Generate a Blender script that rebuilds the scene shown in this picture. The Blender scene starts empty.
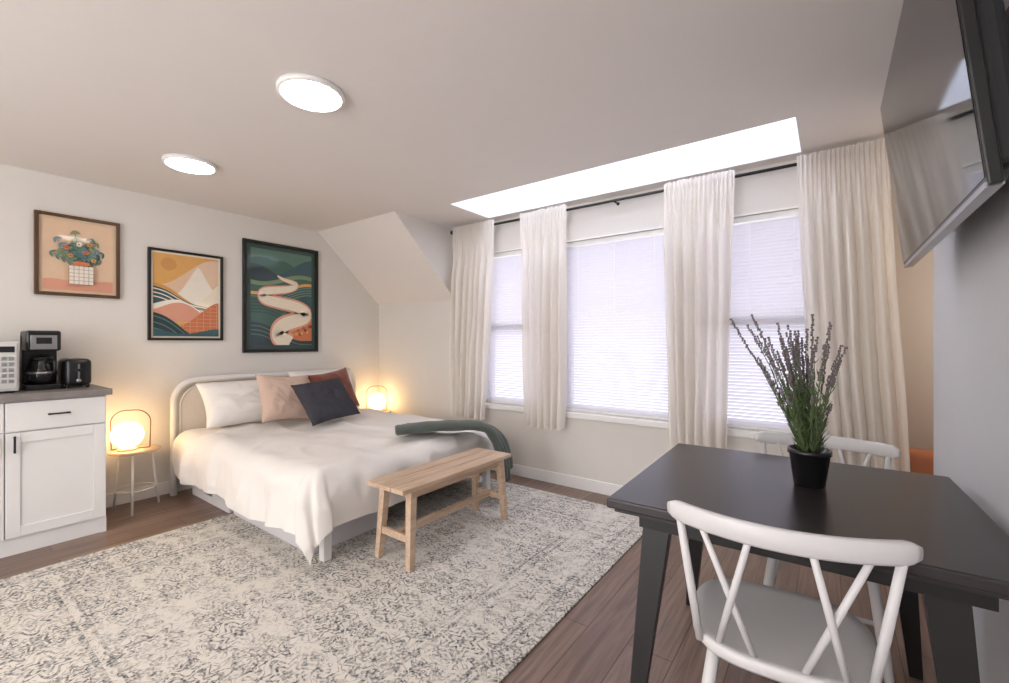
import bpy, bmesh, math, random
from mathutils import Vector, Matrix, Euler, noise
random.seed(7)
scene=bpy.context.scene
try:
    scene.view_settings.view_transform='Standard'
except Exception: pass
pi=math.pi
def lin(c):
    o=[]
    for x in c[:3]:
        x=x/255.0
        o.append(x/12.92 if x<=0.04045 else ((x+0.055)/1.055)**2.4)
    return (o[0],o[1],o[2],1)
# ---------------------------------------------------------------- materials
def newmat(name):
    m=bpy.data.materials.new(name); m.use_nodes=True
    nt=m.node_tree
    b=nt.nodes['Principled BSDF']
    return m,nt,b
def mat(name,c,rough=0.5,metal=0,var=0.06,nscale=6,bump=0,bscale=60,stretch=(1,1,1),coat=0,spec=0.5,sheen=0,emis=None,estr=0):
    m,nt,b=newmat(name)
    N=nt.nodes;L=nt.links
    tc=N.new('ShaderNodeTexCoord'); mp=N.new('ShaderNodeMapping'); mp.inputs['Scale'].default_value=stretch
    L.new(tc.outputs['Object'],mp.inputs[0])
    nz=N.new('ShaderNodeTexNoise'); nz.inputs['Scale'].default_value=nscale; nz.inputs['Detail'].default_value=4
    L.new(mp.outputs[0],nz.inputs['Vector'])
    mx=N.new('ShaderNodeMix'); mx.data_type='RGBA'
    base=lin(c)
    mx.inputs[6].default_value=tuple(x*(1-var) for x in base[:3])+(1,)
    mx.inputs[7].default_value=tuple(min(1,x*(1+var)) for x in base[:3])+(1,)
    L.new(nz.outputs['Fac'],mx.inputs[0]); L.new(mx.outputs[2],b.inputs['Base Color'])
    b.inputs['Roughness'].default_value=rough; b.inputs['Metallic'].default_value=metal
    b.inputs['Specular IOR Level'].default_value=spec
    if coat: b.inputs['Coat Weight'].default_value=coat; b.inputs['Coat Roughness'].default_value=0.03
    if sheen: b.inputs['Sheen Weight'].default_value=sheen
    if bump:
        n2=N.new('ShaderNodeTexNoise'); n2.inputs['Scale'].default_value=bscale; n2.inputs['Detail'].default_value=3
        L.new(mp.outputs[0],n2.inputs['Vector'])
        bp=N.new('ShaderNodeBump'); bp.inputs['Strength'].default_value=bump; bp.inputs['Distance'].default_value=0.01
        L.new(n2.outputs['Fac'],bp.inputs['Height']); L.new(bp.outputs[0],b.inputs['Normal'])
    if emis:
        b.inputs['Emission Color'].default_value=emis; b.inputs['Emission Strength'].default_value=estr
    return m
def wood(name,c1,c2,rough=0.45,scale=(3,30,30)):
    m,nt,b=newmat(name); N=nt.nodes;L=nt.links
    tc=N.new('ShaderNodeTexCoord'); mp=N.new('ShaderNodeMapping'); mp.inputs['Scale'].default_value=scale
    L.new(tc.outputs['Object'],mp.inputs[0])
    nz=N.new('ShaderNodeTexNoise'); nz.inputs['Scale'].default_value=1.5; nz.inputs['Detail'].default_value=6; nz.inputs['Distortion'].default_value=0.6
    L.new(mp.outputs[0],nz.inputs['Vector'])
    cr=N.new('ShaderNodeValToRGB'); cr.color_ramp.elements[0].color=lin(c1); cr.color_ramp.elements[0].position=.3
    cr.color_ramp.elements[1].color=lin(c2); cr.color_ramp.elements[1].position=.7
    L.new(nz.outputs['Fac'],cr.inputs[0]); L.new(cr.outputs[0],b.inputs['Base Color'])
    b.inputs['Roughness'].default_value=rough
    return m
def emismat(name,c,s):
    m,nt,b=newmat(name)
    b.inputs['Base Color'].default_value=(0.9,0.9,0.9,1)
    b.inputs['Emission Color'].default_value=c; b.inputs['Emission Strength'].default_value=s
    return m
def sheet(name,c,trans=0.5,transp=0.0):
    m=bpy.data.materials.new(name); m.use_nodes=True; nt=m.node_tree; N=nt.nodes; L=nt.links
    for n in list(N): N.remove(n)
    out=N.new('ShaderNodeOutputMaterial'); d=N.new('ShaderNodeBsdfDiffuse'); t=N.new('ShaderNodeBsdfTranslucent')
    tc=N.new('ShaderNodeTexCoord'); nz=N.new('ShaderNodeTexNoise'); nz.inputs['Scale'].default_value=30
    L.new(tc.outputs['Object'],nz.inputs['Vector'])
    mc=N.new('ShaderNodeMix'); mc.data_type='RGBA'; base=lin(c)
    mc.inputs[6].default_value=tuple(x*.95 for x in base[:3])+(1,); mc.inputs[7].default_value=base
    L.new(nz.outputs['Fac'],mc.inputs[0]); L.new(mc.outputs[2],d.inputs['Color']); L.new(mc.outputs[2],t.inputs['Color'])
    mx=N.new('ShaderNodeMixShader'); mx.inputs[0].default_value=trans
    L.new(d.outputs[0],mx.inputs[1]); L.new(t.outputs[0],mx.inputs[2])
    last=mx
    if transp>0:
        tr=N.new('ShaderNodeBsdfTransparent'); m2=N.new('ShaderNodeMixShader'); m2.inputs[0].default_value=transp
        L.new(mx.outputs[0],m2.inputs[1]); L.new(tr.outputs[0],m2.inputs[2]); last=m2
    L.new(last.outputs[0],out.inputs[0])
    return m
def glassmat(name):
    m=bpy.data.materials.new(name); m.use_nodes=True; nt=m.node_tree; N=nt.nodes; L=nt.links
    for n in list(N): N.remove(n)
    out=N.new('ShaderNodeOutputMaterial'); g=N.new('ShaderNodeBsdfGlossy'); g.inputs['Roughness'].default_value=.02
    tr=N.new('ShaderNodeBsdfTransparent'); m2=N.new('ShaderNodeMixShader'); m2.inputs[0].default_value=.93
    L.new(g.outputs[0],m2.inputs[1]); L.new(tr.outputs[0],m2.inputs[2]); L.new(m2.outputs[0],out.inputs[0])
    return m
M={}
M['wall']=mat('wall_paint',(219,215,209),.75,bump=.05,bscale=180,var=.015)
M['wallr']=mat('wall_paint_grey',(203,204,207),.75,bump=.08,bscale=150,var=.02)
M['ceil']=mat('ceiling_paint',(226,221,217),.8,bump=.05,bscale=150,var=.015)
M['trim']=mat('white_trim',(234,233,231),.4,var=.01)
M['white']=mat('white_lacquer',(226,225,223),.35,var=.015)
M['black']=mat('black_plastic',(22,22,24),.3,var=.1)
M['blackm']=mat('black_metal',(20,20,22),.45,metal=0,var=.1)
M['steel']=mat('brushed_steel',(170,170,172),.3,metal=.9,var=.05)
M['glass']=glassmat('window_glass')

class B:
    def __init__(s,name): s.name=name;s.v=[];s.f=[];s.m=[];s.sm=[];s.mats=[]
    def mi(s,m):
        if isinstance(m,str): m=M[m]
        if m not in s.mats: s.mats.append(m)
        return s.mats.index(m)
    def add(s,vs,fs,m,smooth=False,X=None):
        k=len(s.v); i=s.mi(m)
        for v in vs:
            v=Vector(v)
            if X is not None: v=X@v
            s.v.append(v)
        for f in fs:
            s.f.append([a+k for a in f]); s.m.append(i); s.sm.append(smooth)
    def addbm(s,bm,m,smooth=False,X=None):
        bm.verts.ensure_lookup_table(); bm.verts.index_update()
        s.add([v.co.copy() for v in bm.verts],[[v.index for v in f.verts] for f in bm.faces],m,smooth,X); bm.free()
    def box(s,c,size,m,rot=(0,0,0),bev=0,seg=2,X=None,smooth=False,taper=None):
        bm=bmesh.new(); bmesh.ops.create_cube(bm,size=1)
        for v in bm.verts:
            tp=1
            if taper and v.co.z<0: tp=taper
            v.co.x*=size[0]*tp; v.co.y*=size[1]*tp; v.co.z*=size[2]
        if bev>0: bmesh.ops.bevel(bm,geom=list(bm.edges),offset=bev,segments=seg,profile=.5,affect='EDGES')
        T=Matrix.Translation(c)@Euler(rot).to_matrix().to_4x4()
        if X is not None: T=X@T
        s.addbm(bm,m,smooth,T)
    def bb(s,x0,x1,y0,y1,z0,z1,m,bev=0,**k):
        s.box(((x0+x1)/2,(y0+y1)/2,(z0+z1)/2),(abs(x1-x0),abs(y1-y0),abs(z1-z0)),m,bev=bev,**k)
    def tube(s,pts,r,m,n=10,X=None,closed=False,caps=True,flat=1.0,up=None):
        pts=[Vector(p) for p in pts]; P=len(pts)
        rs=r if isinstance(r,(list,tuple)) else [r]*P
        vs=[];fs=[]
        prev=None
        for i,p in enumerate(pts):
            if closed: t=(pts[(i+1)%P]-pts[i-1])
            else: t=pts[min(i+1,P-1)]-pts[max(i-1,0)]
            t.normalize()
            if prev is None:
                a=Vector(up) if up else (Vector((0,0,1)) if abs(t.z)<.9 else Vector((1,0,0)))
            else: a=prev
            nrm=(a-t*a.dot(t)).normalized(); prev=nrm
            bn=t.cross(nrm)
            for j in range(n):
                an=2*pi*j/n
                vs.append(p+nrm*math.cos(an)*rs[i]*flat+bn*math.sin(an)*rs[i])
        R=P if closed else P-1
        for i in range(R):
            for j in range(n):
                a=i*n+j;b_=i*n+(j+1)%n;c=((i+1)%P)*n+(j+1)%n;d=((i+1)%P)*n+j
                fs.append([a,b_,c,d])
        if caps and not closed:
            fs.append(list(range(n))[::-1]); fs.append([(P-1)*n+j for j in range(n)])
        s.add(vs,fs,m,True,X)
    def lathe(s,prof,c,m,n=32,X=None,smooth=True):
        vs=[];fs=[];K=len(prof)
        for (r,z) in prof:
            for j in range(n):
                a=2*pi*j/n; vs.append((c[0]+r*math.cos(a),c[1]+r*math.sin(a),c[2]+z))
        for i in range(K-1):
            for j in range(n):
                fs.append([i*n+j,i*n+(j+1)%n,(i+1)*n+(j+1)%n,(i+1)*n+j])
        fs.append(list(range(n))[::-1]); fs.append([(K-1)*n+j for j in range(n)])
        s.add(vs,fs,m,smooth,X)
    def grid(s,fn,nu,nv,m,X=None,smooth=True):
        vs=[fn(i/nu,j/nv) for i in range(nu+1) for j in range(nv+1)]
        fs=[[i*(nv+1)+j,(i+1)*(nv+1)+j,(i+1)*(nv+1)+j+1,i*(nv+1)+j+1] for i in range(nu) for j in range(nv)]
        s.add(vs,fs,m,smooth,X)
    def ell(s,c,r,m,n=12,k=8,X=None,R=None):
        bm=bmesh.new(); bmesh.ops.create_uvsphere(bm,u_segments=n,v_segments=k,radius=1)
        T=Matrix.Translation(c)
        if R is not None: T=T@R
        T=T@Matrix.Diagonal((r[0],r[1],r[2],1))
        if X is not None: T=X@T
        s.addbm(bm,m,True,T)
    def done(s,weld=False,recalc=True):
        mn=Vector([min(v[i] for v in s.v) for i in range(3)]); mx=Vector([max(v[i] for v in s.v) for i in range(3)])
        o=Vector(((mn.x+mx.x)/2,(mn.y+mx.y)/2,mn.z))
        me=bpy.data.meshes.new(s.name); me.from_pydata([v-o for v in s.v],[],s.f)
        for m in s.mats: me.materials.append(m)
        for p,i,sm in zip(me.polygons,s.m,s.sm): p.material_index=i; p.use_smooth=sm
        if recalc:
            bm=bmesh.new(); bm.from_mesh(me)
            if weld: bmesh.ops.remove_doubles(bm,verts=bm.verts,dist=1e-5)
            bmesh.ops.recalc_face_normals(bm,faces=bm.faces); bm.to_mesh(me); bm.free()
        me.update()
        ob=bpy.data.objects.new(s.name,me); ob.location=o; scene.collection.objects.link(ob)
        return ob

WX=-4.39; WY=3.40; CZ=2.42; RX=.41
# ---------------------------------------------------------------- floor material
def floormat():
    m,nt,b=newmat('wood_plank_floor'); N=nt.nodes;L=nt.links
    tc=N.new('ShaderNodeTexCoord'); mp=N.new('ShaderNodeMapping'); mp.inputs['Rotation'].default_value=(0,0,pi/2)
    L.new(tc.outputs['Object'],mp.inputs[0])
    br=N.new('ShaderNodeTexBrick'); br.inputs['Scale'].default_value=1; br.inputs['Brick Width'].default_value=1.25; br.inputs['Row Height'].default_value=.18
    br.inputs['Mortar Size'].default_value=.0018; br.inputs['Mortar Smooth'].default_value=.1; br.inputs['Bias'].default_value=0
    br.inputs['Color1'].default_value=lin((122,98,85)); br.inputs['Color2'].default_value=lin((142,118,104)); br.inputs['Mortar'].default_value=lin((74,58,52))
    L.new(mp.outputs[0],br.inputs['Vector'])
    m2=N.new('ShaderNodeMapping'); m2.inputs['Scale'].default_value=(28,1.6,1); L.new(tc.outputs['Object'],m2.inputs[0])
    nz=N.new('ShaderNodeTexNoise'); nz.inputs['Scale'].default_value=1.6; nz.inputs['Detail'].default_value=8; nz.inputs['Distortion'].default_value=.8
    L.new(m2.outputs[0],nz.inputs['Vector'])
    cr=N.new('ShaderNodeValToRGB'); cr.color_ramp.elements[0].color=(.55,.53,.52,1); cr.color_ramp.elements[0].position=.3; cr.color_ramp.elements[1].color=(1.0,1.0,1.0,1); cr.color_ramp.elements[1].position=.62
    L.new(nz.outputs['Fac'],cr.inputs[0])
    mx=N.new('ShaderNodeMix'); mx.data_type='RGBA'; mx.blend_type='MULTIPLY'; mx.inputs[0].default_value=1
    L.new(br.outputs['Color'],mx.inputs[6]); L.new(cr.outputs[0],mx.inputs[7]); L.new(mx.outputs[2],b.inputs['Base Color'])
    b.inputs['Roughness'].default_value=.31
    return m
M['floor']=floormat()
# ---------------------------------------------------------------- room shell
b=B('floor'); b.bb(-4.51,1.72,-2.32,4.62,-.1,0,'floor'); b.done()
sx0,sx1,sy0,sy1=-2.61,-.14,2.755,3.29
b=B('ceiling')
b.bb(-4.51,1.72,-2.32,sy0,CZ,CZ+.12,'ceil'); b.bb(-4.51,1.72,sy1,4.62,CZ,CZ+.12,'ceil')
b.bb(-4.51,sx0,sy0,sy1,CZ,CZ+.12,'ceil'); b.bb(sx1,1.72,sy0,sy1,CZ,CZ+.12,'ceil')
b.done()
b=B('skylight')
M['shaft']=mat('skylight_shaft_paint',(226,229,234),.8,var=.01)
M['frost']=sheet('frosted_skylight_acrylic',(245,247,255),.9)
t=.04; zt=CZ+.62
b.bb(sx0-t,sx0,sy0-t,sy1+t,CZ+.121,zt,'shaft'); b.bb(sx1,sx1+t,sy0-t,sy1+t,CZ+.121,zt,'shaft')
b.bb(sx0,sx1,sy0-t,sy0,CZ+.121,zt,'shaft'); b.bb(sx0,sx1,sy1,sy1+t,CZ+.121,zt,'shaft')
b.bb(sx0,sx1,sy1-.004,sy1,CZ+.002,CZ+.14,'shaft'); b.bb(sx0,sx0+.004,sy0,sy1,CZ+.002,CZ+.14,'shaft'); b.bb(sx1-.004,sx1,sy0,sy1,CZ+.002,CZ+.14,'shaft')
b.add([(sx0-t,sy0-t,zt),(sx1+t,sy0-t,zt),(sx1+t,sy1+t,zt),(sx0-t,sy1+t,zt)],[[0,1,2,3]],'frost')
b.done()
b=B('ceiling_slope')
b.add([(WX,2.61,CZ),(WX,WY,1.69),(WX,WY,CZ),(-3.15,2.61,CZ),(-3.15,WY,1.69),(-3.15,WY,CZ)],[[0,1,4,3],[3,4,5],[0,2,1],[0,3,5,2],[1,2,5,4]],'ceil'); b.done()
b=B('wall_left'); b.bb(WX-.12,WX,-2.32,WY+.12,0,CZ,'wall'); b.done()
wins=[(-2.75,-2.03,True),(-1.87,-.945,False),(-.80,-.08,True)]; wz0,wz1=.65,2.12
b=B('wall_window')
b.bb(WX,.28,WY,WY+.14,0,wz0,'wall'); b.bb(WX,.28,WY,WY+.14,wz1,CZ,'wall')
xs=[WX]+[v for w in wins for v in w[:2]]+[.28]
for i in range(0,len(xs),2): b.bb(xs[i],xs[i+1],WY,WY+.14,wz0,wz1,'wall')
b.done()
b=B('wall_right'); b.bb(RX,RX+.12,-2.32,3.0,0,CZ,'wallr'); b.done()
for a_ in ((WX,-2.6,0,CZ),(-.4,RX,0,CZ),(-2.6,-.4,2.2,CZ)):
    b=B('wall_back'); b.bb(a_[0],a_[1],-2.32,-2.2,a_[2],a_[3],'wall'); b.done()
M['alc']=mat('alcove_paint',(222,215,208),.75,var=.02)
b=B('wall_alcove')
b.bb(.16,.28,WY+.14,4.5,0,CZ,'alc'); b.bb(.16,1.72,4.5,4.62,0,CZ,'alc'); b.bb(1.6,1.72,2.88,4.5,0,CZ,'alc'); b.bb(RX+.12,1.6,2.88,3.0,0,CZ,'alc'); b.done()
b=B('added_rear_door')  # unseen glazed door, added so fill light can enter behind the camera
for x in (-2.565,-1.5,-.435): b.bb(x-.03,x+.03,-2.3,-2.24,0.001,2.195,'trim')
b.bb(-2.59,-.41,-2.3,-2.24,2.14,2.195,'trim'); b.bb(-2.59,-.41,-2.3,-2.24,0.001,.08,'trim'); b.bb(-2.57,-.43,-2.275,-2.265,.08,2.14,'glass'); b.done()
def baseb(name,*a):
    b=B(name); b.bb(*a,'trim',bev=.003); b.done()
baseb('baseboard_left',WX,WX+.014,.83,WY,0,.10)
baseb('baseboard_window',WX+.014,.28,WY-.014,WY,0,.10)
baseb('baseboard_right',RX-.014,RX,-2.2,3.0,0,.10)
b=B('trim_1'); b.bb(-2.84,.0,WY-.035,WY+.0,.60,.645,'trim',bev=.005); b.done()
# windows + blinds
M['slat']=sheet('blind_slat_vinyl',(232,231,239),.5)
for i,(x0,x1,dh) in enumerate(wins):
    b=B('window_%d'%(i+1)); y0,y1=WY+.07,WY+.12; f=.045
    b.bb(x0,x0+f,y0,y1,wz0,wz1,'trim'); b.bb(x1-f,x1,y0,y1,wz0,wz1,'trim')
    b.bb(x0,x1,y0,y1,wz0,wz0+f,'trim'); b.bb(x0,x1,y0,y1,wz1-f,wz1,'trim')
    if dh: b.bb(x0,x1,y0-.01,y1,1.36,1.42,'trim')
    b.bb(x0+f,x1-f,y0+.02,y0+.025,wz0+f,wz1-f,'glass')
    b.bb(x0-.0,x0+.012,WY-.006,y0,wz0,wz1,'trim'); b.bb(x1-.012,x1,WY-.006,y0,wz0,wz1,'trim'); b.bb(x0,x1,WY-.006,y0,wz1-.012,wz1,'trim')
    b.done()
    b=B('window_blind'); yc=WY+.03
    b.bb(x0+.016,x1-.016,yc-.02,yc+.02,wz1-.052,wz1-.014,'trim',bev=.003)
    b.bb(x0+.018,x1-.018,yc-.012,yc+.012,wz0+.003,wz0+.02,'trim',bev=.003)
    z=wz0+.035; sp=.0235; a=math.radians(58)
    while z<wz1-.06:
        hx,hz=.0132*math.cos(a),.0132*math.sin(a)
        b.add([(x0+.02,yc-hx,z+hz),(x1-.02,yc-hx,z+hz),(x1-.02,yc+.002,z+.001),(x0+.02,yc+.002,z+.001),(x1-.02,yc+hx,z-hz),(x0+.02,yc+hx,z-hz)],[[0,1,2,3],[3,2,4,5]],'slat')
        z+=sp
    for fx in (.15,.5,.85):
        xx=x0+(x1-x0)*fx; b.tube([(xx,yc-.016,wz0+.01),(xx,yc-.016,wz1-.03)],.001,'trim',n=4)
    b.done(recalc=False)
# curtain rod
b=B('curtain_rod'); ry,rz=3.30,2.355
b.tube([(-3.08,ry,rz),(.27,ry,rz)],.011,'blackm')
for x in (-3.09,.28): b.ell((x,ry,rz),(.022,.022,.022),'blackm')
for x in (-3.0,-1.37,.20):
    b.tube([(x,ry,rz),(x,WY,rz)],.006,'blackm'); b.tube([(x,WY-.008,rz),(x,WY,rz)],.012,'blackm',n=16)
b.done()
M['curt']=sheet('sheer_curtain_cloth',(250,245,238),.40,.18)
def sst(a,b_,x):
    t=max(0,min(1,(x-a)/(b_-a))); return t*t*(3-2*t)
def curtain(x0,x1,xb0,xb1,nf,seed):
    b=B('curtain')
    def fn(u,w,back=False):
        jag=.010*noise.noise(Vector((u*22,seed,1)))
        z=2.395+jag*(1-sst(0,.03,w))-w*(2.395-.51)
        k=w**1.3
        a=x0+(xb0-x0)*k; c=x1+(xb1-x1)*k
        uw=u+.045*noise.noise(Vector((u*3.1,seed,w*.7)))+.012*w*math.sin(w*4+seed)
        ph=2*pi*nf*uw+seed
        ph2=2*pi*nf*2.7*u+seed*2+2*noise.noise(Vector((u*6,seed,0)))
        g=sst(.05,.30,w)
        amp=.046*(.55+.75*abs(noise.noise(Vector((u*4+seed,w*1.2,2))))*1.6)
        s1=math.sin(ph); s1=math.copysign(abs(s1)**.8,s1)
        y=ry-.022-.004*(1-g)+(1-g*.7)*.0085*math.sin(ph2)+g*amp*s1*.9+.012*g*noise.noise(Vector((u*9+seed,w*4,seed)))
        y+=math.exp(-((w-.042)/.010)**2)*.003
        y=min(y,ry+.05)
        if w<.05: y=min(y,ry-.0125)
        if back: y=ry+.018+.004*math.sin(ph2)
        x=a+(c-a)*u+.006*math.cos(ph)*g+.016*(w)*noise.noise(Vector((u*2,w*2.5,seed+4)))
        if w>.99: z+=.008*math.sin(ph)
        return (x,y,z)
    b.grid(lambda u,w:fn(u,w),int(nf*24),80,'curt')
    b.grid(lambda u,w:fn(u,w*.05,True),int(nf*16),4,'curt')
    return b.done(recalc=False)
curtain(-3.06,-2.54,-3.12,-2.66,7,1.0)
curtain(-2.235,-1.77,-2.20,-1.80,6,2.3)
curtain(-.975,-.51,-.92,-.55,6,3.7)
curtain(-.165,.262,-.09,.36,7,5.1)
# ceiling lights
M['lens']=emismat('light_diffuser',(1,.97,.93,1),15)
for (x,y) in [(-1.957,1.132),(-3.375,1.112),(-1.957,-.9),(-3.375,-.9)]:  # last two are unseen, added behind the camera as fill
    b=B('ceiling_light')
    b.lathe([(.149,0),(.149,-.016),(.146,-.021),(.133,-.0225)],(x,y,CZ),'trim',n=48)
    b.lathe([(.133,-.0226),(.130,-.026),(.12,-.028),(.08,-.029)],(x,y,CZ),'lens',n=48)
    b.done()
# ---------------------------------------------------------------- rug
def rugmat():
    m,nt,b=newmat('distressed_rug_wool'); N=nt.nodes;L=nt.links
    def math_(op,a,c=None,cl=False):
        n=N.new('ShaderNodeMath'); n.operation=op; n.use_clamp=cl
        for i,v in enumerate((a,c)):
            if v is None: continue
            if isinstance(v,(int,float)): n.inputs[i].default_value=v
            else: L.new(v,n.inputs[i])
        return n.outputs[0]
    tc=N.new('ShaderNodeTexCoord'); sp=N.new('ShaderNodeSeparateXYZ')
    nw=N.new('ShaderNodeTexNoise'); nw.inputs['Scale'].default_value=22; nw.inputs['Detail'].default_value=2; L.new(tc.outputs['Object'],nw.inputs['Vector'])
    L.new(tc.outputs['Object'],sp.inputs[0])
    x,y=sp.outputs[0],sp.outputs[1]
    jit=math_('MULTIPLY',math_('SUBTRACT',nw.outputs['Fac'],.5),.010)
    xj=math_('ADD',x,jit); yj=math_('ADD',y,jit)
    CU,CV=.20,.26
    u=math_('PINGPONG',xj,CU); v=math_('PINGPONG',yj,CV)
    cb=N.new('ShaderNodeCombineXYZ'); L.new(u,cb.inputs[0]); L.new(v,cb.inputs[1])
    nz=N.new('ShaderNodeTexNoise'); nz.inputs['Scale'].default_value=13; nz.inputs['Detail'].default_value=1.5; nz.inputs['Distortion'].default_value=1.4
    L.new(cb.outputs[0],nz.inputs['Vector'])
    band=math_('ABSOLUTE',math_('SUBTRACT',math_('FRACT',math_('MULTIPLY',nz.outputs['Fac'],6)),.5))
    l1=math_('LESS_THAN',band,.14)
    def flower(cx,cy,radii,pet,amp):
        dx=math_('SUBTRACT',u,cx); dy=math_('SUBTRACT',v,cy)
        r=math_('SQRT',math_('ADD',math_('MULTIPLY',dx,dx),math_('MULTIPLY',dy,dy)))
        th=math_('ARCTAN2',dy,dx)
        k=math_('ADD',1,math_('MULTIPLY',math_('COSINE',math_('MULTIPLY',th,pet)),amp))
        q=math_('DIVIDE',r,k); out=None
        for R_,w in radii:
            l=math_('LESS_THAN',math_('ABSOLUTE',math_('SUBTRACT',q,R_)),w)
            out=l if out is None else math_('MAXIMUM',out,l)
        return out
    f1=flower(0,0,((.02,.012),(.055,.006),(.095,.009),(.125,.005)),8,.22)
    f2=flower(CU,CV,((.015,.010),(.05,.007),(.085,.008)),6,.28)
    f3=flower(CU*.95,.06,((.02,.007),(.04,.005)),5,.3)
    f4=flower(.05,CV*.78,((.014,.007),(.035,.006)),5,.3)
    fl=math_('MAXIMUM',math_('MAXIMUM',f1,f2),math_('MAXIMUM',f3,f4))
    ax=math_('ABSOLUTE',xj); ay=math_('ABSOLUTE',yj)
    d=math_('MINIMUM',math_('SUBTRACT',1.235,ax),math_('SUBTRACT',1.525,ay))
    def ring(c,w): return math_('LESS_THAN',math_('ABSOLUTE',math_('SUBTRACT',d,c)),w)
    rg=math_('MAXIMUM',math_('MAXIMUM',ring(.06,.008),ring(.10,.010)),math_('MAXIMUM',ring(.34,.010),ring(.385,.007)))
    ln=math_('MAXIMUM',math_('MAXIMUM',math_('MULTIPLY',l1,.85),fl),rg)
    n2=N.new('ShaderNodeTexNoise'); n2.inputs['Scale'].default_value=2.6; n2.inputs['Detail'].default_value=5; L.new(tc.outputs['Object'],n2.inputs['Vector'])
    n3=N.new('ShaderNodeTexNoise'); n3.inputs['Scale'].default_value=80; n3.inputs['Detail'].default_value=2; L.new(tc.outputs['Object'],n3.inputs['Vector'])
    n4=N.new('ShaderNodeTexNoise'); n4.inputs['Scale'].default_value=14; n4.inputs['Detail'].default_value=5; n4.inputs['Roughness'].default_value=.65; L.new(tc.outputs['Object'],n4.inputs['Vector'])
    dis=math_('MULTIPLY',math_('SUBTRACT',math_('ADD',n2.outputs['Fac'],n4.outputs['Fac']),.74),3.4,True)
    dis2=math_('ADD',math_('MULTIPLY',math_('SUBTRACT',n3.outputs['Fac'],.35),2.8),.15,True)
    patch=math_('MULTIPLY',math_('MULTIPLY',math_('SUBTRACT',n4.outputs['Fac'],.50),3.0,True),.6)
    fac=math_('MULTIPLY',math_('MAXIMUM',math_('MULTIPLY',ln,dis),patch),dis2)
    mx=N.new('ShaderNodeMix'); mx.data_type='RGBA'; mx.inputs[6].default_value=lin((216,211,202)); mx.inputs[7].default_value=lin((84,85,90))
    L.new(fac,mx.inputs[0]); L.new(mx.outputs[2],b.inputs['Base Color']); b.inputs['Roughness'].default_value=.95; b.inputs['Specular IOR Level'].default_value=.1
    bp=N.new('ShaderNodeBump'); bp.inputs['Strength'].default_value=.3; bp.inputs['Distance'].default_value=.004
    L.new(n3.outputs['Fac'],bp.inputs['Height']); L.new(bp.outputs[0],b.inputs['Normal'])
    return m
M['rug']=rugmat(); RZ=.010
b=B('area_rug'); b.bb(-3.48,-.97,.10,3.15,0.0005,RZ,'rug',bev=.003); b.done()
# ---------------------------------------------------------------- bed
M['linen']=mat('white_linen',(228,223,218),.85,bump=.12,bscale=30,var=.02,sheen=.1)
M['matt']=mat('mattress_cloth',(225,222,218),.9,var=.02)
M['hb']=mat('headboard_cane',(222,215,204),.6,var=.04,nscale=40,bump=.3,bscale=120)
b=B('bed')
by0,by1=1.39,2.91
pts=[(-4.30,by0-.09,0),(-4.30,by0-.09,.76)]
for k in range(1,9):
    a=pi-k*pi/2/8; pts.append((-4.30,by0+.08+.17*math.cos(a),.76+.17*math.sin(a)))
for k in range(0,9):
    a=pi/2-k*pi/2/8; pts.append((-4.30,by1-.08+.17*math.cos(a),.76+.17*math.sin(a)))
pts.append((-4.30,by1+.09,0))
b.tube(pts,.026,'white',n=12,up=(1,0,0))
inner=[(-4.30,2.15+(p[1]-2.15)*.95,.15 if p[2]==0 else p[2]-.045) for p in pts]
n=len(inner)
b.add([(-4.306,p[1],p[2]) for p in inner]+[(-4.294,p[1],p[2]) for p in inner],[list(range(n)),list(range(n,2*n))[::-1]]+[[i,(i+1)%n,n+(i+1)%n,n+i] for i in range(n)],'hb')
b.tube([(-4.292,p[1],p[2]) for p in inner],.007,'white',n=8,up=(1,0,0))
for k in range(1,7):
    y=by0+(by1-by0)*k/7; b.tube([(-4.29,y,.2),(-4.29,y,.875)],.006,'white',n=8)
for y in (by0+.0,by1-.03): b.bb(-4.29,-2.28,y,y+.03,.19,.30,'white',bev=.004)
b.bb(-2.31,-2.28,by0+.03,by1-.03,.19,.30,'white',bev=.004)
for y in (by0+.03,by1-.03):
    b.bb(-2.335,-2.285,y-.025,y+.025,RZ,.22,'white',bev=.004)
for y in (2.15,by1-.03): b.bb(-3.38,-3.34,y-.02,y+.02,RZ,.22,'white')
for k in range(12): b.bb(-4.2+k*.16,-4.13+k*.16,by0+.03,by1-.03,.27,.29,'white')
b.bb(-4.27,-2.30,by0+.01,by1-.01,.30,.49,'matt',bev=.05,seg=4,smooth=True)
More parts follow.
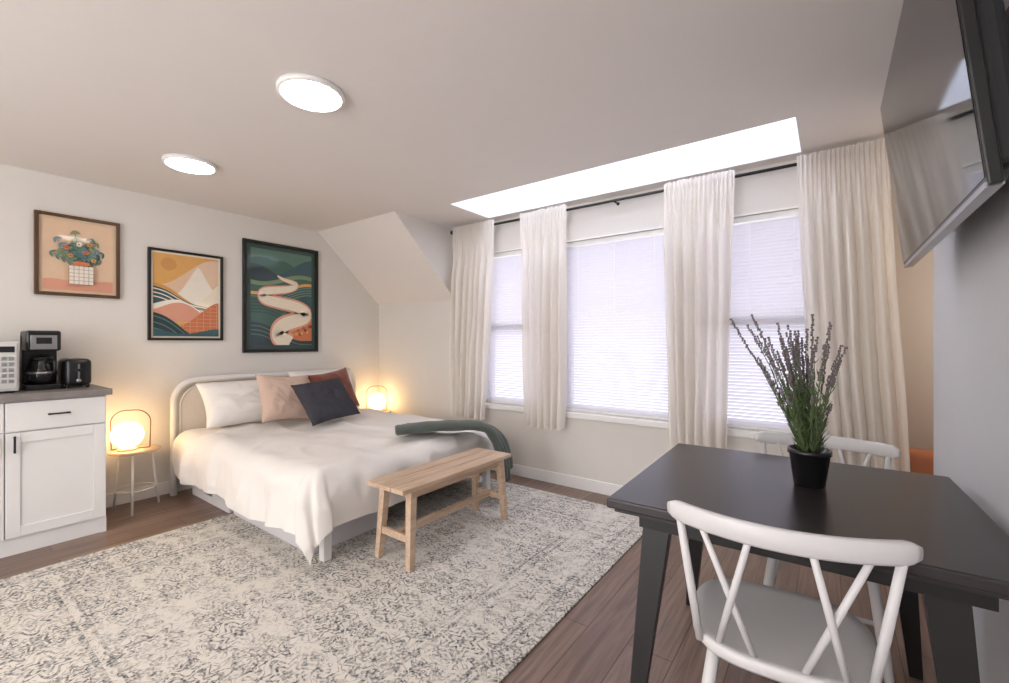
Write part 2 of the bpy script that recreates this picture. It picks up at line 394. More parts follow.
# duvet
xe=-2.34; yc=2.15; ye=.755; ft,sd=.36,.41
def duv(u,v):
    s=-4.24+u*(xe+ft+4.24); t=-(ye+sd)+v*2*(ye+sd)
    hem=.03*math.sin(s*6)+.04*noise.noise(Vector((s*4,t*4,21)))
    dx=max(0,s-xe); dy=max(0,abs(t)-ye); e=math.hypot(dx,dy); sg=1 if t>0 else -1
    ex=min(s,xe); ey=max(-ye,min(ye,t))
    cr=1-abs(noise.noise(Vector((s*1.9+t*1.3,t*2.8-s*.8,5))))*2
    cr2=1-abs(noise.noise(Vector((s*4+t*2,t*3-s*3,15))))*2
    puff=.034*noise.noise(Vector((s*2.4,t*2.4,0)))+.008*noise.noise(Vector((s*6,t*6,3)))+.014*cr**3-.004+.003*cr2**3
    if e==0: return (ex,yc+ey,.53+puff)
    r=.10; e2=e*(1+ (hem if e>.2 else 0))
    an=min(e2/r,pi/2); out=r*math.sin(an); drop=r*(1-math.cos(an))+max(0,e2-r*pi/2)
    w=min(1,drop/.22)
    al=(s*1.0 if dx==0 else (t if dy==0 else math.atan2(dy,dx)*.5))
    al+=.25*noise.noise(Vector((s*2.0,t*2.0,13)))
    out+=.02*w+ w*(.018*math.sin(al*14)+.007*math.sin(al*29+2)) + .05*w*noise.noise(Vector((s*2.8,t*2.8,9)))+.014*w*cr2**2
    if dx>0 and dy>0: out+=.03*w
    else: out=min(out,.16)
    if dx>0: out=min(out,.125 if dy==0 else .155)
    if sg>0: out=min(out,.11)
    dxn,dyn=dx/e,dy/e
    z=.53+puff*(1-w)-drop
    return (ex+dxn*out,yc+ey+sg*dyn*out,max(RZ+.02,z))
b.grid(duv,140,170,'linen')
bed=b.done(recalc=False)
M['store']=mat('storage_box_fabric',(206,204,206),.7,var=.03)
for (x0,x1) in ((-4.20,-3.51),(-3.44,-2.42)):
    b=B('storage_box'); zb=0 if x0<-3.5 else RZ+.001
    yy=by0-.005
    b.bb(x0,x1,yy+.01,yy+.52,zb,zb+.135,'store',bev=.008); b.bb(x0-.008,x1+.008,yy,yy+.53,zb+.137,zb+.17,'store',bev=.006)
    b.bb((x0+x1)/2-.06,(x0+x1)/2+.06,yy,yy+.01,zb+.07,zb+.085,'steel'); b.done()
def pillow(name,m,Y,Xb,w,h,T,lean,spin=0,yaw=0,seed=0,z0=.565):
    up=Vector((-math.sin(lean),0,math.cos(lean))); nr=Vector((math.cos(lean),0,math.sin(lean))); wd=Vector((0,1,0))
    up2=up*math.cos(spin)+wd*math.sin(spin); wd2=wd*math.cos(spin)-up*math.sin(spin)
    Rm=Matrix.Rotation(yaw,3,'Z')
    up2,wd2,nr=Rm@up2,Rm@wd2,Rm@nr
    ext=(abs(up2.z)*h/2+abs(wd2.z)*w/2)
    c=Vector((Xb,Y,z0))+up*(ext/math.cos(lean))*1.0
    b=B(name)
    for sgn in (1,-1):
        def fn(u,v,sgn=sgn):
            a=u*2-1; d=v*2-1
            x=w/2*a*(1-.09*(1-d*d)); y=h/2*d*(1-.09*(1-a*a))
            env=max(0,(1-abs(a)**3.2)*(1-abs(d)**3.2))
            th=T/2*env**.55
            th+=(.016*noise.noise(Vector((a*2.5+seed,d*2.5,sgn+seed)))+.008*(1-abs(noise.noise(Vector((a*3+seed+d*2,d*2.4,sgn+seed+4))))*2)**3)*env**.5
            return c+wd2*x+up2*y+nr*th*sgn
        b.grid(fn,36,36,m)
    return b.done(weld=True)
M['blush']=mat('blush_linen',(200,174,158),.9,bump=.3,bscale=50,var=.04)
M['char']=mat('charcoal_cotton',(54,54,62),.9,bump=.3,bscale=60,var=.08)
M['rust']=mat('rust_velvet',(118,60,45),.85,bump=.2,bscale=60,var=.08,sheen=.4)
rad=math.radians
pillow('pillow','linen',1.73,-3.90,.68,.42,.21,rad(34),seed=1)
pillow('pillow','linen',2.47,-3.93,.68,.44,.18,rad(24),seed=2)
pillow('throw_pillow','blush',1.95,-3.67,.46,.42,.15,rad(25),spin=rad(4),seed=3)
pillow('throw_pillow','rust',2.42,-3.70,.43,.41,.13,rad(22),spin=rad(-8),seed=4)
pillow('throw_pillow','char',2.17,-3.36,.48,.42,.17,rad(40),spin=rad(-6),seed=5)
# throw blanket
M['throw']=mat('green_knit_throw',(76,84,78),.95,bump=.5,bscale=90,var=.12,sheen=.2)
b=B('throw_blanket')
def catm(P,n=10):
    P=[Vector(p) for p in P]; Q=[P[0]]+P+[P[-1]]; out=[]
    for i in range(1,len(Q)-2):
        for k in range(n):
            t=k/n; a,b_,c,d=Q[i-1],Q[i],Q[i+1],Q[i+2]
            out.append(.5*((2*b_)+(c-a)*t+(2*a-5*b_+4*c-d)*t*t+(3*b_-a-3*c+d)*t**3))
    out.append(P[-1]); return out
for k,(off,zz) in enumerate(((0,.008),(.085,.020),(-.085,.0))):
    P=catm([(-2.56+off*.5,2.18-off,.59+zz),(-2.43+off*.5,2.34-off*.8,.60+zz),(-2.30+off*.6,2.50-off*.6,.60+zz),(-2.17+off*.5,2.66-off*.5,.58+zz),(-2.09+off*.2,2.74-off*.6,.50),(-2.05+off*.2,2.78-off*.7,.36),(-2.04+off*.2,2.79-off*.7,.17+k*.04)])
    rs=[(.068+.003*math.sin(i*.7+k)) for i in range(len(P))]
    rs[0]*=.8; rs[-1]*=.85
    b.tube(P,rs,'throw',n=20,flat=.52)
b.done()
# bench
M['oakl']=wood('light_oak',(184,156,130),(208,184,160),.5,(25,2.5,25))
b=B('wooden_bench'); bx0,bx1,b0,b1=-2.12,-1.81,1.555,2.54
for k in range(3):
    w=(bx1-bx0-.012)/3; x=bx0+k*(w+.006); b.bb(x,x+w,b0,b1,.435,.46,'oakl',bev=.004)
for y in (b0+.10,b1-.08):
    b.bb(bx0+.02,bx1-.02,y-.02,y+.02,.395,.435,'oakl',bev=.003)
    sg=-1 if y<2.1 else 1
    for x,sx in ((bx0+.045,-1),(bx1-.045,1)):
        top=Vector((x,y,.435)); bot=Vector((x+sx*.022,y+sg*.03,RZ))
        vs=[];
        for p,hw in ((top,.022),(bot,.017)):
            vs+= [(p.x-hw,p.y-hw,p.z),(p.x+hw,p.y-hw,p.z),(p.x+hw,p.y+hw,p.z),(p.x-hw,p.y+hw,p.z)]
        b.add(vs,[[0,1,2,3],[4,5,6,7],[0,1,5,4],[1,2,6,5],[2,3,7,6],[3,0,4,7]],'oakl')
    b.bb(bx0+.05,bx1-.05,y+sg*.020-.012,y+sg*.020+.012,.15,.19,'oakl',bev=.003)
for x in (bx0+.05,bx1-.05): b.bb(x-.01,x+.01,b0+.12,b1-.10,.385,.43,'oakl')
b.bb((bx0+bx1)/2-.02,(bx0+bx1)/2+.02,b0+.08,b1-.06,.155,.185,'oakl',bev=.003)
b.done()
# nightstands and globe lamps
M['globe']=emismat('opal_globe',(1,.64,.29,1),12)
M['gold']=mat('brass_wire',(120,84,46),.4,metal=.6)
def nightstand(x,y,h=.45,r=.155):
    b=B('nightstand')
    b.lathe([(r-.015,-.022),(r,-.018),(r,-.003),(r-.003,0),(.002,0)],(x,y,h),'oakl',n=40)
    for k in range(3):
        a=-.35+k*2*pi/3
        b.tube([(x+(r-.05)*math.cos(a),y+(r-.05)*math.sin(a),h-.02),(x+(r-.0)*math.cos(a),y+(r-.0)*math.sin(a),0)],.008,'white')
    b.tube([(x+(r-.035)*math.cos(a),y+(r-.035)*math.sin(a),.16) for a in [j*2*pi/32 for j in range(32)]],.005,'white',n=6,closed=True)
    b.done()
def globe_lamp(x,y,z,yaw,off):
    b=B('globe_table_lamp')
    gx,gy=x+off[0],y+off[1]
    b.lathe([(.06,0),(.06,.010),(.048,.016),(.036,.022)],(gx,gy,z),'oakl')
    b.ell((gx,gy,z+.018+.094),(.096,.096,.096),'globe',n=40,k=24)
    pts=[]; W=.118;H=.285;R=.09
    pts.append((-W+.004,0)); 
    for k in range(0,9):
        a=pi-k*pi/16; pts.append((-W+R+R*math.cos(a),H-R+R*math.sin(a)))
    for k in range(0,9):
        a=pi/2-k*pi/16; pts.append((W-R+R*math.cos(a),H-R+R*math.sin(a)))
    pts.append((W-.004,0))
    b.tube([(x+p[0]*math.cos(yaw),y+p[0]*math.sin(yaw),z+p[1]+.004) for p in pts],.0038,'gold',n=8)
    b.tube([(x-(W-.006)*math.cos(yaw),y-(W-.006)*math.sin(yaw),z+.004),(x+(W-.006)*math.cos(yaw),y+(W-.006)*math.sin(yaw),z+.004)],.004,'gold',n=8)
    b.done()
nightstand(-4.17,1.02); globe_lamp(-4.19,1.0,.4505,pi/2-.5,(.02,-.025))
nightstand(-4.19,3.222); globe_lamp(-4.19,3.215,.4505,pi/2-.5,(.01,-.0))
# ---------------------------------------------------------------- kitchen cabinet
M['counter']=mat('grey_laminate',(128,122,118),.45,var=.25,nscale=14)
b=B('kitchen_cabinet'); cx=-3.83; ce=.79; cb0=-.95
b.bb(WX+.002,cx-.02,cb0,ce,.10,.90,'white'); b.bb(WX+.002,cx-.02,cb0+.01,ce,0,.10,'white')
b.bb(cx-.02,cx-.012,ce-.03,ce,.0,.10,'white')
b.bb(WX+.001,cx+.02,cb0-.02,ce+.025,.90,.94,'counter',bev=.004)
def shaker(y0,y1,z0,z1,fr=.06):
    b.bb(cx-.02,cx-.008,y0+.01,y1-.01,z0+.01,z1-.01,'white')
    b.bb(cx-.02,cx,y0,y0+fr,z0,z1,'white',bev=.002); b.bb(cx-.02,cx,y1-fr,y1,z0,z1,'white',bev=.002)
    b.bb(cx-.02,cx,y0+fr,y1-fr,z0,z0+fr,'white',bev=.002); b.bb(cx-.02,cx,y0+fr,y1-fr,z1-fr,z1,'white',bev=.002)
def hv(y,z0,z1):
    b.bb(cx+.02,cx+.03,y-.005,y+.005,z0,z1,'blackm',bev=.002)
    for z in (z0+.01,z1-.01): b.bb(cx,cx+.025,y-.004,y+.004,z-.004,z+.004,'blackm')
def hh(z,y0,y1):
    b.bb(cx+.02,cx+.03,y0,y1,z-.005,z+.005,'blackm',bev=.002)
    for y in (y0+.01,y1-.01): b.bb(cx,cx+.025,y-.004,y+.004,z-.004,z+.004,'blackm')
for (y0,y1) in ((.345,.785),(-.10,.340),(-.545,-.105),(-.945,-.55)):
    shaker(y0,y1,.105,.715)
    b.bb(cx-.02,cx,y0,y1,.722,.892,'white',bev=.003)
    m_=(y0+y1)/2; hh(.81,m_-.05,m_+.05)
hv(.38,.60,.70); hv(.305,.60,.70)
b.done()
M['mw']=mat('microwave_white',(205,203,200),.35,var=.02)
M['mwd']=mat('dark_glass',(30,30,34),.08,var=.05)
b=B('microwave'); b.bb(-4.30,-3.97,-.06,.415,.95,1.25,'mw',bev=.008)
b.bb(-3.972,-3.962,-.045,.29,.965,1.235,'mwd',bev=.003); b.bb(-3.972,-3.964,.30,.405,.965,1.235,'mw',bev=.003)
b.bb(-3.965,-3.961,.31,.395,1.185,1.22,'mwd')
for r in range(5):
    for c in range(3): b.bb(-3.965,-3.960,.312+c*.029,.334+c*.029,1.0+r*.034,1.022+r*.034,'steel',bev=.001)
b.bb(-3.955,-3.945,.278,.29,.98,1.22,'steel',bev=.002)
for z in (.99,1.21): b.bb(-3.965,-3.95,.279,.289,z-.005,z+.005,'steel')
for x in (-4.27,-4.0):
    for y in (-.03,.385): b.lathe([(.012,0),(.012,.012)],(x,y,.94),'black',n=12)
b.done()
b=B('coffee_maker'); x0,x1,y0,y1=-4.28,-4.04,.45,.61
b.bb(x0,x1,y0,y1,.94,.975,'black',bev=.006); b.bb(x0,x0+.09,y0,y1,.975,1.30,'black',bev=.008)
b.bb(x0,x1-.01,y0,y1,1.19,1.32,'black',bev=.012); b.bb(x1-.012,x1-.004,y0+.02,y1-.02,1.20,1.29,'steel',bev=.002)
b.bb(x1-.006,x1-.002,y0+.045,y1-.045,1.235,1.275,'mwd'); 
for k in range(4): b.lathe([(.006,0),(.006,.001)],(x1-.05+k*0,y0+.035+k*.03,1.3195),'steel',n=10)
b.lathe([(.045,0),(.068,.02),(.072,.06),(.062,.11),(.045,.14),(.048,.155)],(x1-.085,.53,.976),'mwd',n=28)
b.lathe([(.05,0),(.05,.018),(.03,.026)],(x1-.085,.53,1.131),'black',n=24)
b.lathe([(.073,0),(.073,.015)],(x1-.085,.53,1.04),'steel',n=28)
b.tube(catm([(x1-.035,.55,1.12),(x1+.01,.57,1.12),(x1+.015,.575,1.07),(x1-.02,.56,1.02)],6),.007,'black',n=8)
b.done()
b=B('toaster'); 
b.box((-4.16,.69,1.045),(.26,.135,.18),'black',bev=.03,seg=5,smooth=True)
b.bb(-4.26,-4.06,.655,.675,1.128,1.1365,'steel'); b.bb(-4.26,-4.06,.705,.725,1.128,1.1365,'steel')
b.bb(-4.035,-4.022,.675,.705,1.05,1.068,'black',bev=.003); b.bb(-4.031,-4.028,.685,.695,.99,1.10,'steel')
b.lathe([(.014,0),(.012,.01)],(0,0,0),'steel',n=16,X=Matrix.Translation((-4.031,.69,.99))@Matrix.Rotation(pi/2,4,'Y'))
for x in (-4.25,-4.07):
    for y in (.64,.74): b.lathe([(.01,0),(.01,.02)],(x,y,.94),'black',n=10)
b.done()
# ---------------------------------------------------------------- framed art
def amat(n,c): 
    return mat('print_'+n,c,.5,var=.05,nscale=20,coat=.6)
A={k:amat(k,c) for k,c in dict(peach=(220,188,158),cream=(230,218,196),beige=(208,184,154),mustard=(200,146,78),orange=(200,114,70),rust=(160,78,52),teal=(44,82,90),dteal=(28,50,58),green=(54,92,80),lgreen=(116,140,106),dgreen=(34,62,56),blush=(214,152,128),brown=(104,64,46),white=(232,224,210),maroon=(92,40,44),gold=(214,162,92),sage=(84,118,106),blue=(98,130,148)).items()}
M['fblack']=mat('black_frame',(18,18,18),.35)
M['fwood']=mat('walnut_gilt_frame',(88,62,40),.4,var=.2,metal=.2)
class Art(B):
    def setup(s,y0,y1,z0,z1,fm,fw):
        s.y0,s.z0,s.W,s.H=y0+fw,z0+fw,y1-y0-2*fw,z1-z0-2*fw; s.k=0
        X0,X1=WX+.001,WX+.03
        s.bb(X0,X1,y0,y0+fw,z0,z1,fm,bev=.003); s.bb(X0,X1,y1-fw,y1,z0,z1,fm,bev=.003)
        s.bb(X0,X1,y0+fw,y1-fw,z0,z0+fw,fm,bev=.003); s.bb(X0,X1,y0+fw,y1-fw,z1-fw,z1,fm,bev=.003)
        s.bb(X0,X0+.012,y0+fw,y1-fw,z0+fw,z1-fw,A['cream'])
    def P(s,u,v): return (WX+.0135+s.k*.00018,s.y0+min(1,max(0,u))*s.W,s.z0+min(1,max(0,v))*s.H)
    def band(s,lo,hi,m,u0=0,u1=1,n=48):
        s.k+=1; vs=[];fs=[]
        lf=lo if callable(lo) else (lambda u:lo); hf=hi if callable(hi) else (lambda u:hi)
        for i in range(n+1):
            u=u0+(u1-u0)*i/n; a=lf(u); c=max(a,hf(u)); vs+=[s.P(u,a),s.P(u,c)]
        for i in range(n): fs.append([2*i,2*i+2,2*i+3,2*i+1])
        s.add(vs,fs,A[m])
    def road(s,pts,ws,m):
        s.k+=1; P=catm([(p[0],p[1],0) for p in pts],10); n=len(P); vs=[];fs=[]
        for i,p in enumerate(P):
            d=(P[min(i+1,n-1)]-P[max(i-1,0)]).normalized(); w=ws[0]+(ws[1]-ws[0])*i/(n-1)
            nn=Vector((-d.y,d.x,0))*w
            vs+=[s.P(min(.94,max(.06,p.x-nn.x)),min(.96,max(.04,p.y-nn.y))),s.P(min(.94,max(.06,p.x+nn.x)),min(.96,max(.04,p.y+nn.y)))]
        for i in range(n-1): fs.append([2*i,2*i+2,2*i+3,2*i+1])
        s.add(vs,fs,A[m])
    def disc(s,cu,cv,ru,rv,m,rot=0,n=24):
        s.k+=1; vs=[]
        for i in range(n):
            a=2*pi*i/n; x=ru*math.cos(a)*s.W; y=rv*math.sin(a)*s.H
            vs.append(s.P(cu+(x*math.cos(rot)-y*math.sin(rot))/s.W,cv+(x*math.sin(rot)+y*math.cos(rot))/s.H))
        s.add(vs,[list(range(n))],A[m])
    def line(s,a,c,w,m):
        s.k+=1; a_=Vector((a[0]*s.W,a[1]*s.H)); c_=Vector((c[0]*s.W,c[1]*s.H)); d=(c_-a_).normalized(); nn=Vector((-d.y,d.x))*w/2
        s.add([s.P(p.x/s.W,p.y/s.H) for p in (a_-nn,c_-nn,c_+nn,a_+nn)],[[0,1,2,3]],A[m])
sin,cos=math.sin,math.cos
# picture 1: leafy bouquet in a gridded vase
a=Art('framed_botanical_print'); a.setup(.524,.977,1.575,2.15,'fwood',.022)
a.band(0,1,'beige'); a.band(.035,.965,'peach',.045,.955); a.band(.035,lambda u:.17+.01*sin(u*9),'blush',.045,.955)
rnd=random.Random(3)
for k in range(13):
    an=rad(18+k*12); ln=.20+.20*rnd.random(); tu=.52+ln*1.05*cos(an); tv=.37+ln*1.25*sin(an)
    a.line((.52,.36),(tu,tv),.003,'green')
    for q in (.4,.6,.8,1.0):
        for sg in (-1,1): a.disc(.52+(tu-.52)*q+.032*sg*sin(an),.37+(tv-.37)*q-.024*sg*cos(an),.048,.014,('sage','green','blue','lgreen')[k%4],rot=an+sg*.8,n=10)
for q,c in (((.38,.50),'mustard'),((.58,.56),'orange'),((.68,.46),'mustard'),((.49,.66),'white'),((.33,.60),'orange'),((.63,.67),'mustard')):
    a.disc(q[0],q[1],.038,.028,c,n=14); a.disc(q[0],q[1],.013,.010,'brown',n=8)
a.disc(.52,.40,.12,.03,'orange',n=20)
a.band(.12,lambda u:.37,'white',.36,.68)
for k in range(6): a.line((.36+k*.064,.12),(.36+k*.064,.37),.002,'brown')
for k in range(6): a.line((.36,.12+k*.05),(.68,.12+k*.05),.002,'brown')
a.done(recalc=False)
# picture 2: pale mountain over striped hills and a grid
a=Art('framed_landscape_print'); a.setup(1.149,1.689,1.26,2.005,'fblack',.020)
a.band(0,1,'cream'); 
def R2(lo,hi,m): a.band(lambda u:max(.02,lo(u)),lambda u:min(.98,hi(u)),m,.03,.97)
R2(lambda u:0,lambda u:1,'gold')
a.disc(.24,.86,.11,.075,'mustard')
R2(lambda u:.3,lambda u:.62+.34*sst(.1,.9,u),'peach')
R2(lambda u:.3,lambda u:.36+.50*math.exp(-(abs(u-.66)/.27)**1.4),'white')
R2(lambda u:.3,lambda u:.36+.30*math.exp(-(abs(u-.98)/.25)**1.5),'cream')
R2(lambda u:.3,lambda u:.64-.34*u+.03*sin(u*8),'mustard')
R2(lambda u:.3,lambda u:.60-.30*u+.02*sin(u*9),'teal')
for k in range(3): R2(lambda u,k=k:.565-k*.045-.28*u+.02*sin(u*9),lambda u,k=k:.578-k*.045-.28*u+.02*sin(u*9),'cream')
R2(lambda u:.2,lambda u:.43-.16*u+.08*sin(u*5.4-.6),'white')
R2(lambda u:.2,lambda u:.385-.14*u+.09*sin(u*5.4-.8),'blush')
R2(lambda u:.02,lambda u:.14+.30*sst(.35,1.0,u),'orange')
for k in range(1,10): a.line((.04+k*.1,.03),(.04+k*.1,.14+.28*sst(.35,1.0,.04+k*.1)),.002,'peach')
for k in range(9): a.line((.05 if k<4 else .42+.06*k,.05+k*.045),(.96,.05+k*.045),.002,'peach')
R2(lambda u:.02,lambda u:.30-.42*u+.03*sin(u*8),'dteal')
for k in range(3): R2(lambda u,k=k:.25-k*.07-.42*u+.03*sin(u*8),lambda u,k=k:.265-k*.07-.42*u+.03*sin(u*8),'sage')
R2(lambda u:.02,lambda u:.08+.03*sin(u*6+2),'teal')
a.done(recalc=False)
# picture 3: winding road through hills
a=Art('framed_hills_print'); a.setup(1.856,2.60,1.145,2.208,'fblack',.03)
a.band(0,1,'dgreen')
def R3(lo,hi,m): a.band(lambda u:max(.04,lo(u)),lambda u:min(.96,hi(u)),m,.06,.94)
R3(lambda u:.0,lambda u:1,'sage')
R3(lambda u:.5,lambda u:.90-.14*abs(u-.3)*1.6+.02*sin(u*14),'green')
R3(lambda u:.5,lambda u:.72+.19*sst(.35,.95,u),'teal')
R3(lambda u:.5,lambda u:.80-.12*sst(.0,.8,u)+.02*sin(u*9),'dteal')
R3(lambda u:.4,lambda u:.70+.05*sin(u*5+3.8),'lgreen')
R3(lambda u:.4,lambda u:.66+.05*sin(u*5+3.8),'green')
R3(lambda u:.3,lambda u:.55+.12*sst(.3,.9,u),'gold')
R3(lambda u:.3,lambda u:.52+.12*sst(.3,.9,u),'teal')
for k in range(4): R3(lambda u,k=k:.50-k*.025+.12*sst(.3,.9,u),lambda u,k=k:.508-k*.025+.12*sst(.3,.9,u),'lgreen')
R3(lambda u:.04,lambda u:.50-.14*sst(.2,.9,u),'green')
for k in range(5): R3(lambda u,k=k:.47-k*.03-.15*sst(.2,.9,u),lambda u,k=k:.48-k*.03-.15*sst(.2,.9,u),'dgreen')
R3(lambda u:.04,lambda u:.20+.18*sst(.3,1.0,u),'brown')
R3(lambda u:.04,lambda u:.17+.16*sst(.3,1.0,u),'orange')
R3(lambda u:.04,lambda u:.26-.18*sst(.1,.8,u),'dteal')
for k in range(3): R3(lambda u,k=k:.22-k*.04-.18*sst(.1,.8,u),lambda u,k=k:.23-k*.04-.18*sst(.1,.8,u),'sage')
a.road([(.62,.04),(.42,.14),(.52,.24),(.86,.33),(.72,.42),(.26,.48),(.24,.55),(.60,.60),(.70,.65),(.50,.69),(.42,.72)],(.115,.008),'blush')
a.road([(.62,.04),(.42,.14),(.52,.24),(.86,.33),(.72,.42),(.26,.48),(.24,.55),(.60,.60),(.70,.65),(.50,.69),(.42,.72)],(.085,.005),'cream')
for k in range(9): a.disc(.70+.028*k,.15+.03*sin(k*1.9)+.008*k,.022,.016,('gold','rust','maroon')[k%3],n=10)
a.done(recalc=False)
# ---------------------------------------------------------------- TV
M['screen']=mat('tv_screen',(22,23,26),.06,var=.02,spec=.6)
M['tvb']=mat('tv_back_plastic',(30,31,34),.55,var=.05)
b=B('television'); ty0,ty1=1.32,2.60
tilt=math.atan2(.08,.73); H=.735
X=Matrix.Translation((.262,(ty0+ty1)/2,1.572))@Matrix.Rotation(-tilt,4,'Y')
W=ty1-ty0
b.box((.012,0,H/2),(.024,W,H),'black',bev=.004,X=X)
b.box((-.0005,0,H/2+.004),(.003,W-.02,H-.03),'screen',X=X)
b.box((.052,0,H/2-.03),(.056,W-.10,H-.14),'tvb',bev=.02,seg=3,X=X)
b.box((.012,0,.004),(.028,W*.98,.012),'steel',X=X)
b.box((.090,-.0,H/2),(.024,.5,.32),'blackm',X=X)
b.bb(RX-.02,RX-.0005,1.72,2.2,1.72,2.16,'blackm'); b.bb(.32,RX-.016,1.8,1.86,1.85,1.98,'blackm'); b.bb(.32,RX-.016,2.06,2.12,1.85,1.98,'blackm')
b.done()
# ---------------------------------------------------------------- dining table
M['ttop']=mat('espresso_table_top',(46,41,42),.28,var=.12,nscale=4)
M['tleg']=mat('dark_table_leg',(24,21,22),.45,var=.1)
b=B('dining_table'); tx0,tx1,t0,t1=-.590,.37,1.345,2.28; tcx,tcy=(tx0+tx1)/2,(t0+t1)/2
TX=Matrix.Translation((tcx,tcy,0))@Matrix.Rotation(rad(1.7),4,'Z')@Matrix.Translation((-tcx,-tcy,0))
b.bb(tx0,tx1,t0,t1,.718,.75,'ttop',bev=.006,X=TX); b.bb(tx0+.02,tx1-.02,t0+.02,t1-.02,.705,.719,'ttop',X=TX)
b.bb(tx0+.08,tx1-.08,t0+.08,t0+.10,.65,.705,'tleg',X=TX); b.bb(tx0+.08,tx1-.08,t1-.10,t1-.08,.65,.705,'tleg',X=TX)
for sx in (-1,1):
    for sy in (-1,1):
        kx=.345 if sx<0 else .315
        top=Vector((tcx+sx*kx,tcy+sy*.345,.705)); bot=Vector((tcx+sx*(kx+.065),tcy+sy*.415,0)); vs=[]
        for p,hw in ((top,.042),(bot,.019)):
            vs+=[(p.x-hw,p.y-hw*.7,p.z),(p.x+hw,p.y-hw*.7,p.z),(p.x+hw,p.y+hw*.7,p.z),(p.x-hw,p.y+hw*.7,p.z)]
        b.add(vs,[[0,1,2,3],[4,5,6,7],[0,1,5,4],[1,2,6,5],[2,3,7,6],[3,0,4,7]],'tleg',X=TX)
b.done()
# ---------------------------------------------------------------- chairs
M['chair']=mat('white_painted_wood',(214,213,214),.4,var=.015)
def chair(cx_,cy_,rot):
    X=Matrix.Translation((cx_,cy_,0))@Matrix.Rotation(rot,4,'Z'); b=B('dining_chair')
    def se(a,rx,ry,p=3.2):
        c,s_=cos(a),sin(a); return (rx*math.copysign(abs(c)**(2/p),c),ry*math.copysign(abs(s_)**(2/p),s_))
    n=48; vs=[];fs=[]
    rings=[(.0,.438),(.55,.440),(.85,.447),(.97,.452),(1.0,.446),(1.0,.425),(.96,.415),(.0,.413)]
    for (k,z) in rings:
        for j in range(n):
            x,y=se(2*pi*j/n,.225*max(k,.001),.21*max(k,.001)); w=1-.08*(-y/.21 if y<0 else 0)
            vs.append((x*w,y,z))
    for i in range(len(rings)-1):
        for j in range(n): fs.append([i*n+j,i*n+(j+1)%n,(i+1)*n+(j+1)%n,(i+1)*n+j])
    b.add(vs,fs,'chair',True,X)
    legs={}
    for sx in (-1,1):
        for sy in (-1,1):
            t_=Vector((sx*.15,sy*.14,.42)); q=Vector((sx*.205,sy*.20,0)); legs[(sx,sy)]=(t_,q)
            b.tube([t_,t_.lerp(q,.5),q],[.016,.018,.012],'chair',n=12,X=X)
    for sx in (-1,1):
        b.tube([legs[(sx,-1)][0].lerp(legs[(sx,-1)][1],.6),legs[(sx,1)][0].lerp(legs[(sx,1)][1],.6)],.009,'chair',X=X)
    b.tube([(-.183,0,.17),(.183,0,.17)],.009,'chair',X=X)
    HW=.258
    def rc(x): return -.20-.085*(1-(x/HW)**2)
    nn=36; vs=[];fs=[]; K=10
    for i in range(nn+1):
        x=-HW+2*HW*i/nn; y=rc(x); dy=.085*2*x/HW**2; t_=Vector((1,dy,0)).normalized(); nr=Vector((-t_.y,t_.x,0))
        e=min(1,min(i,nn-i)/2.0); hh_=.028*(.55+.45*math.sqrt(e)) ; th=.012*(.6+.4*e)
        for j in range(K):
            a_=2*pi*j/K; c,s_=se(a_,th,hh_,3.5)
            vs.append(Vector((x,y,.795))+nr*c+Vector((0,-.12*s_,s_)))
    for i in range(nn):
        for j in range(K): fs.append([i*K+j,i*K+(j+1)%K,(i+1)*K+(j+1)%K,(i+1)*K+j])
    fs.append(list(range(K))); fs.append([nn*K+j for j in range(K)])
    b.add(vs,fs,'chair',True,X)
    def sp(xt,xb,r=.0078):
        p0=Vector((xb,-.155-.03*(1-(xb/.2)**2),.435)); p1=Vector((xt,rc(xt),.788)); b.tube([p0,p0.lerp(p1,.4),p1],[r*1.05,r*1.15,r],'chair',n=10,X=X)
    sp(-.228,-.185,.010); sp(.228,.185,.010)
    sp(-.175,-.05); sp(-.06,-.14); sp(.175,.05); sp(.06,.14)
    b.done()
chair(-.118,1.472,rad(5))
chair(-.03,2.20,rad(180))
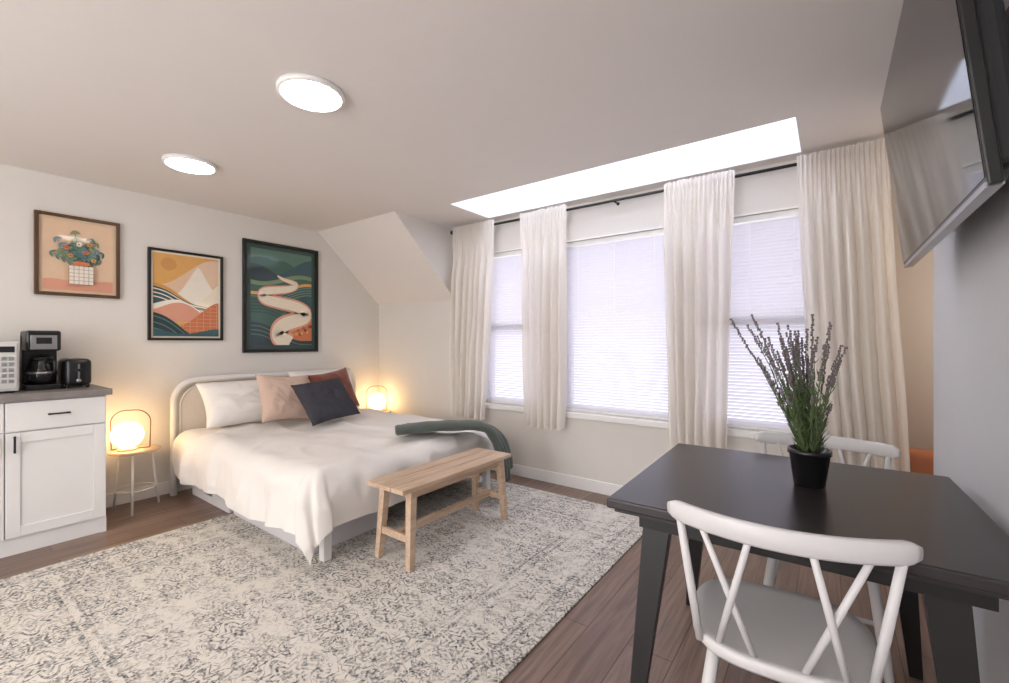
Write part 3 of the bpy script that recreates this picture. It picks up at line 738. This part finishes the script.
# ---------------------------------------------------------------- lavender plant
M['lavs']=mat('plant_stem',(92,106,74),.7,var=.2,nscale=30)
M['lavl']=mat('lavender_leaf',(88,108,66),.7,var=.25,nscale=30)
M['lavf']=mat('lavender_flower',(122,110,116),.85,var=.3,nscale=60)
M['soil']=mat('soil',(50,38,30),.95,var=.3,nscale=40)
px_,py_=-.058,1.865
b=B('potted_lavender')
b.lathe([(.042,0),(.046,.004),(.060,.108),(.065,.111),(.065,.127),(.059,.127),(.056,.111),(.001,.110)],(px_,py_,.7505),'black',n=36)
b.lathe([(.054,0),(.03,.006)],(px_,py_,.858),'soil',n=24)
R_=random.Random(12)
for k in range(66):
    an=R_.random()*2*pi; sprd=(R_.random()**.8); L_=.31+.20*R_.random()
    if k%3==0: L_=.16+.14*R_.random()
    lean=sprd*.30; d=Vector((cos(an),sin(an),0))
    base=Vector((px_,py_,.858))+d*.03*sprd
    pts=[]
    for i in range(7):
        q=i/6; pts.append(base+d*(L_*lean*q*(0.75+.5*q))+Vector((-.805,-.593,0))*.060*q*L_/.4+Vector((0,0,L_*q*(1-.06*sprd*q)))+Vector((R_.uniform(-1,1),R_.uniform(-1,1),0))*.003)
    b.tube(pts,[.0015]*6+[.0008],'lavs',n=5)
    tdir=(pts[-1]-pts[-2]).normalized()
    for i in range(14 if k%3 else 4):
        q=i/14; p=pts[-1]-tdir*(.13*q)
        for m_ in range(2):
            a_=R_.random()*2*pi; o=Vector((cos(a_),sin(a_),0))*(.003+.003*q)
            b.ell(p+o,(.0031,.0031,.0046),'lavf',n=5,k=4)
    for i in range(22):
        q=R_.random()**1.3*.62; idx=q*6; i0=int(idx); p=pts[i0].lerp(pts[min(6,i0+1)],idx-i0)
        a_=R_.random()*2*pi; o=Vector((cos(a_),sin(a_),.9+R_.random())).normalized(); ll=.028+.035*R_.random(); sd_=o.cross(Vector((0,0,1))).normalized()*.0030
        b.add([p,p+o*ll*.5+sd_,p+o*ll,p+o*ll*.5-sd_],[[0,1,2,3]],'lavl')
b.done(recalc=False)
# ---------------------------------------------------------------- orange armchair in alcove
M['org']=mat('orange_leather',(196,122,84),.5,var=.08,bump=.1)
b=B('armchair'); x0,y0=.31,3.56
b.bb(x0,x0+.68,y0,y0+.66,.16,.30,'org',bev=.03,seg=3,smooth=True); b.bb(x0+.1,x0+.58,y0+.08,y0+.66,.30,.42,'org',bev=.04,seg=4,smooth=True)
b.bb(x0,x0+.12,y0,y0+.66,.2,.57,'org',bev=.04,seg=4,smooth=True); b.bb(x0+.56,x0+.68,y0,y0+.66,.2,.57,'org',bev=.04,seg=4,smooth=True)
b.bb(x0,x0+.68,y0,y0+.14,.2,.60,'org',bev=.05,seg=4,smooth=True)
for x in (x0+.06,x0+.62):
    for y in (y0+.06,y0+.60): b.tube([(x,y,.18),(x,y,0)],[.018,.012],'oakl')
b.done()
# ---------------------------------------------------------------- lights
def area(name,loc,rot,sx,sy,e,c,shape='RECTANGLE'):
    l=bpy.data.lights.new(name,'AREA'); l.shape=shape; l.size=sx; l.size_y=sy; l.energy=e; l.color=c
    o=bpy.data.objects.new(name,l); o.location=loc; o.rotation_euler=rot; scene.collection.objects.link(o)
area('added_rear_fill',(-1.5,-2.45,1.2),(pi/2+.2,0,0),2.2,2.2,85,(1,.985,.975))  # fill light added outside the made-up rear door
area('skylight_daylight',((sx0+sx1)/2,(sy0+sy1)/2,zt+.3),(0,0,0),2.5,.6,40,(.95,.96,1))
for (x,y) in ((-.55,-1.75),(-3.1,-1.75)):  # unseen lamps added behind the camera to brighten the ceiling
    b=B('added_uplight_stand')
    b.lathe([(.14,0),(.14,.015),(.02,.025),(.012,.03)],(x,y,0),'blackm'); b.tube([(x,y,.02),(x,y,1.66)],.011,'blackm')
    b.lathe([(.02,0),(.09,.03),(.17,.10),(.166,.10),(.09,.038),(.001,.02)],(x,y,1.64),'white'); b.done()
    area('ceiling_fill_uplight',(x,y,1.72),(pi,0,0),.22,.22,38,(1,.95,.89),'DISK')
l=bpy.data.lights.new('alcove_lamp','POINT'); l.energy=6; l.color=(1,.88,.76); l.shadow_soft_size=.1
o=bpy.data.objects.new('alcove_lamp',l); o.location=(1.1,3.85,1.5); scene.collection.objects.link(o)
l=bpy.data.lights.new('alcove_point_light','POINT'); l.energy=3; l.color=(1,.82,.66); l.shadow_soft_size=.1  # second warm point light in the alcove, no fixture modelled
o=bpy.data.objects.new('alcove_point_light',l); o.location=(.75,3.3,1.9); scene.collection.objects.link(o)
w=bpy.data.worlds.new('sky'); scene.world=w; w.use_nodes=True
bg=w.node_tree.nodes['Background']; bg.inputs[0].default_value=(.90,.89,1.0,1); bg.inputs[1].default_value=2.6
# ---------------------------------------------------------------- camera
cam=bpy.data.cameras.new('camera'); co=bpy.data.objects.new('camera',cam); scene.collection.objects.link(co)
cam.sensor_width=36; cam.lens=442/1009*36; cam.clip_start=.02
co.location=(0,0,1.25); co.rotation_euler=(pi/2,0,math.atan2(325.5,442))
scene.camera=co
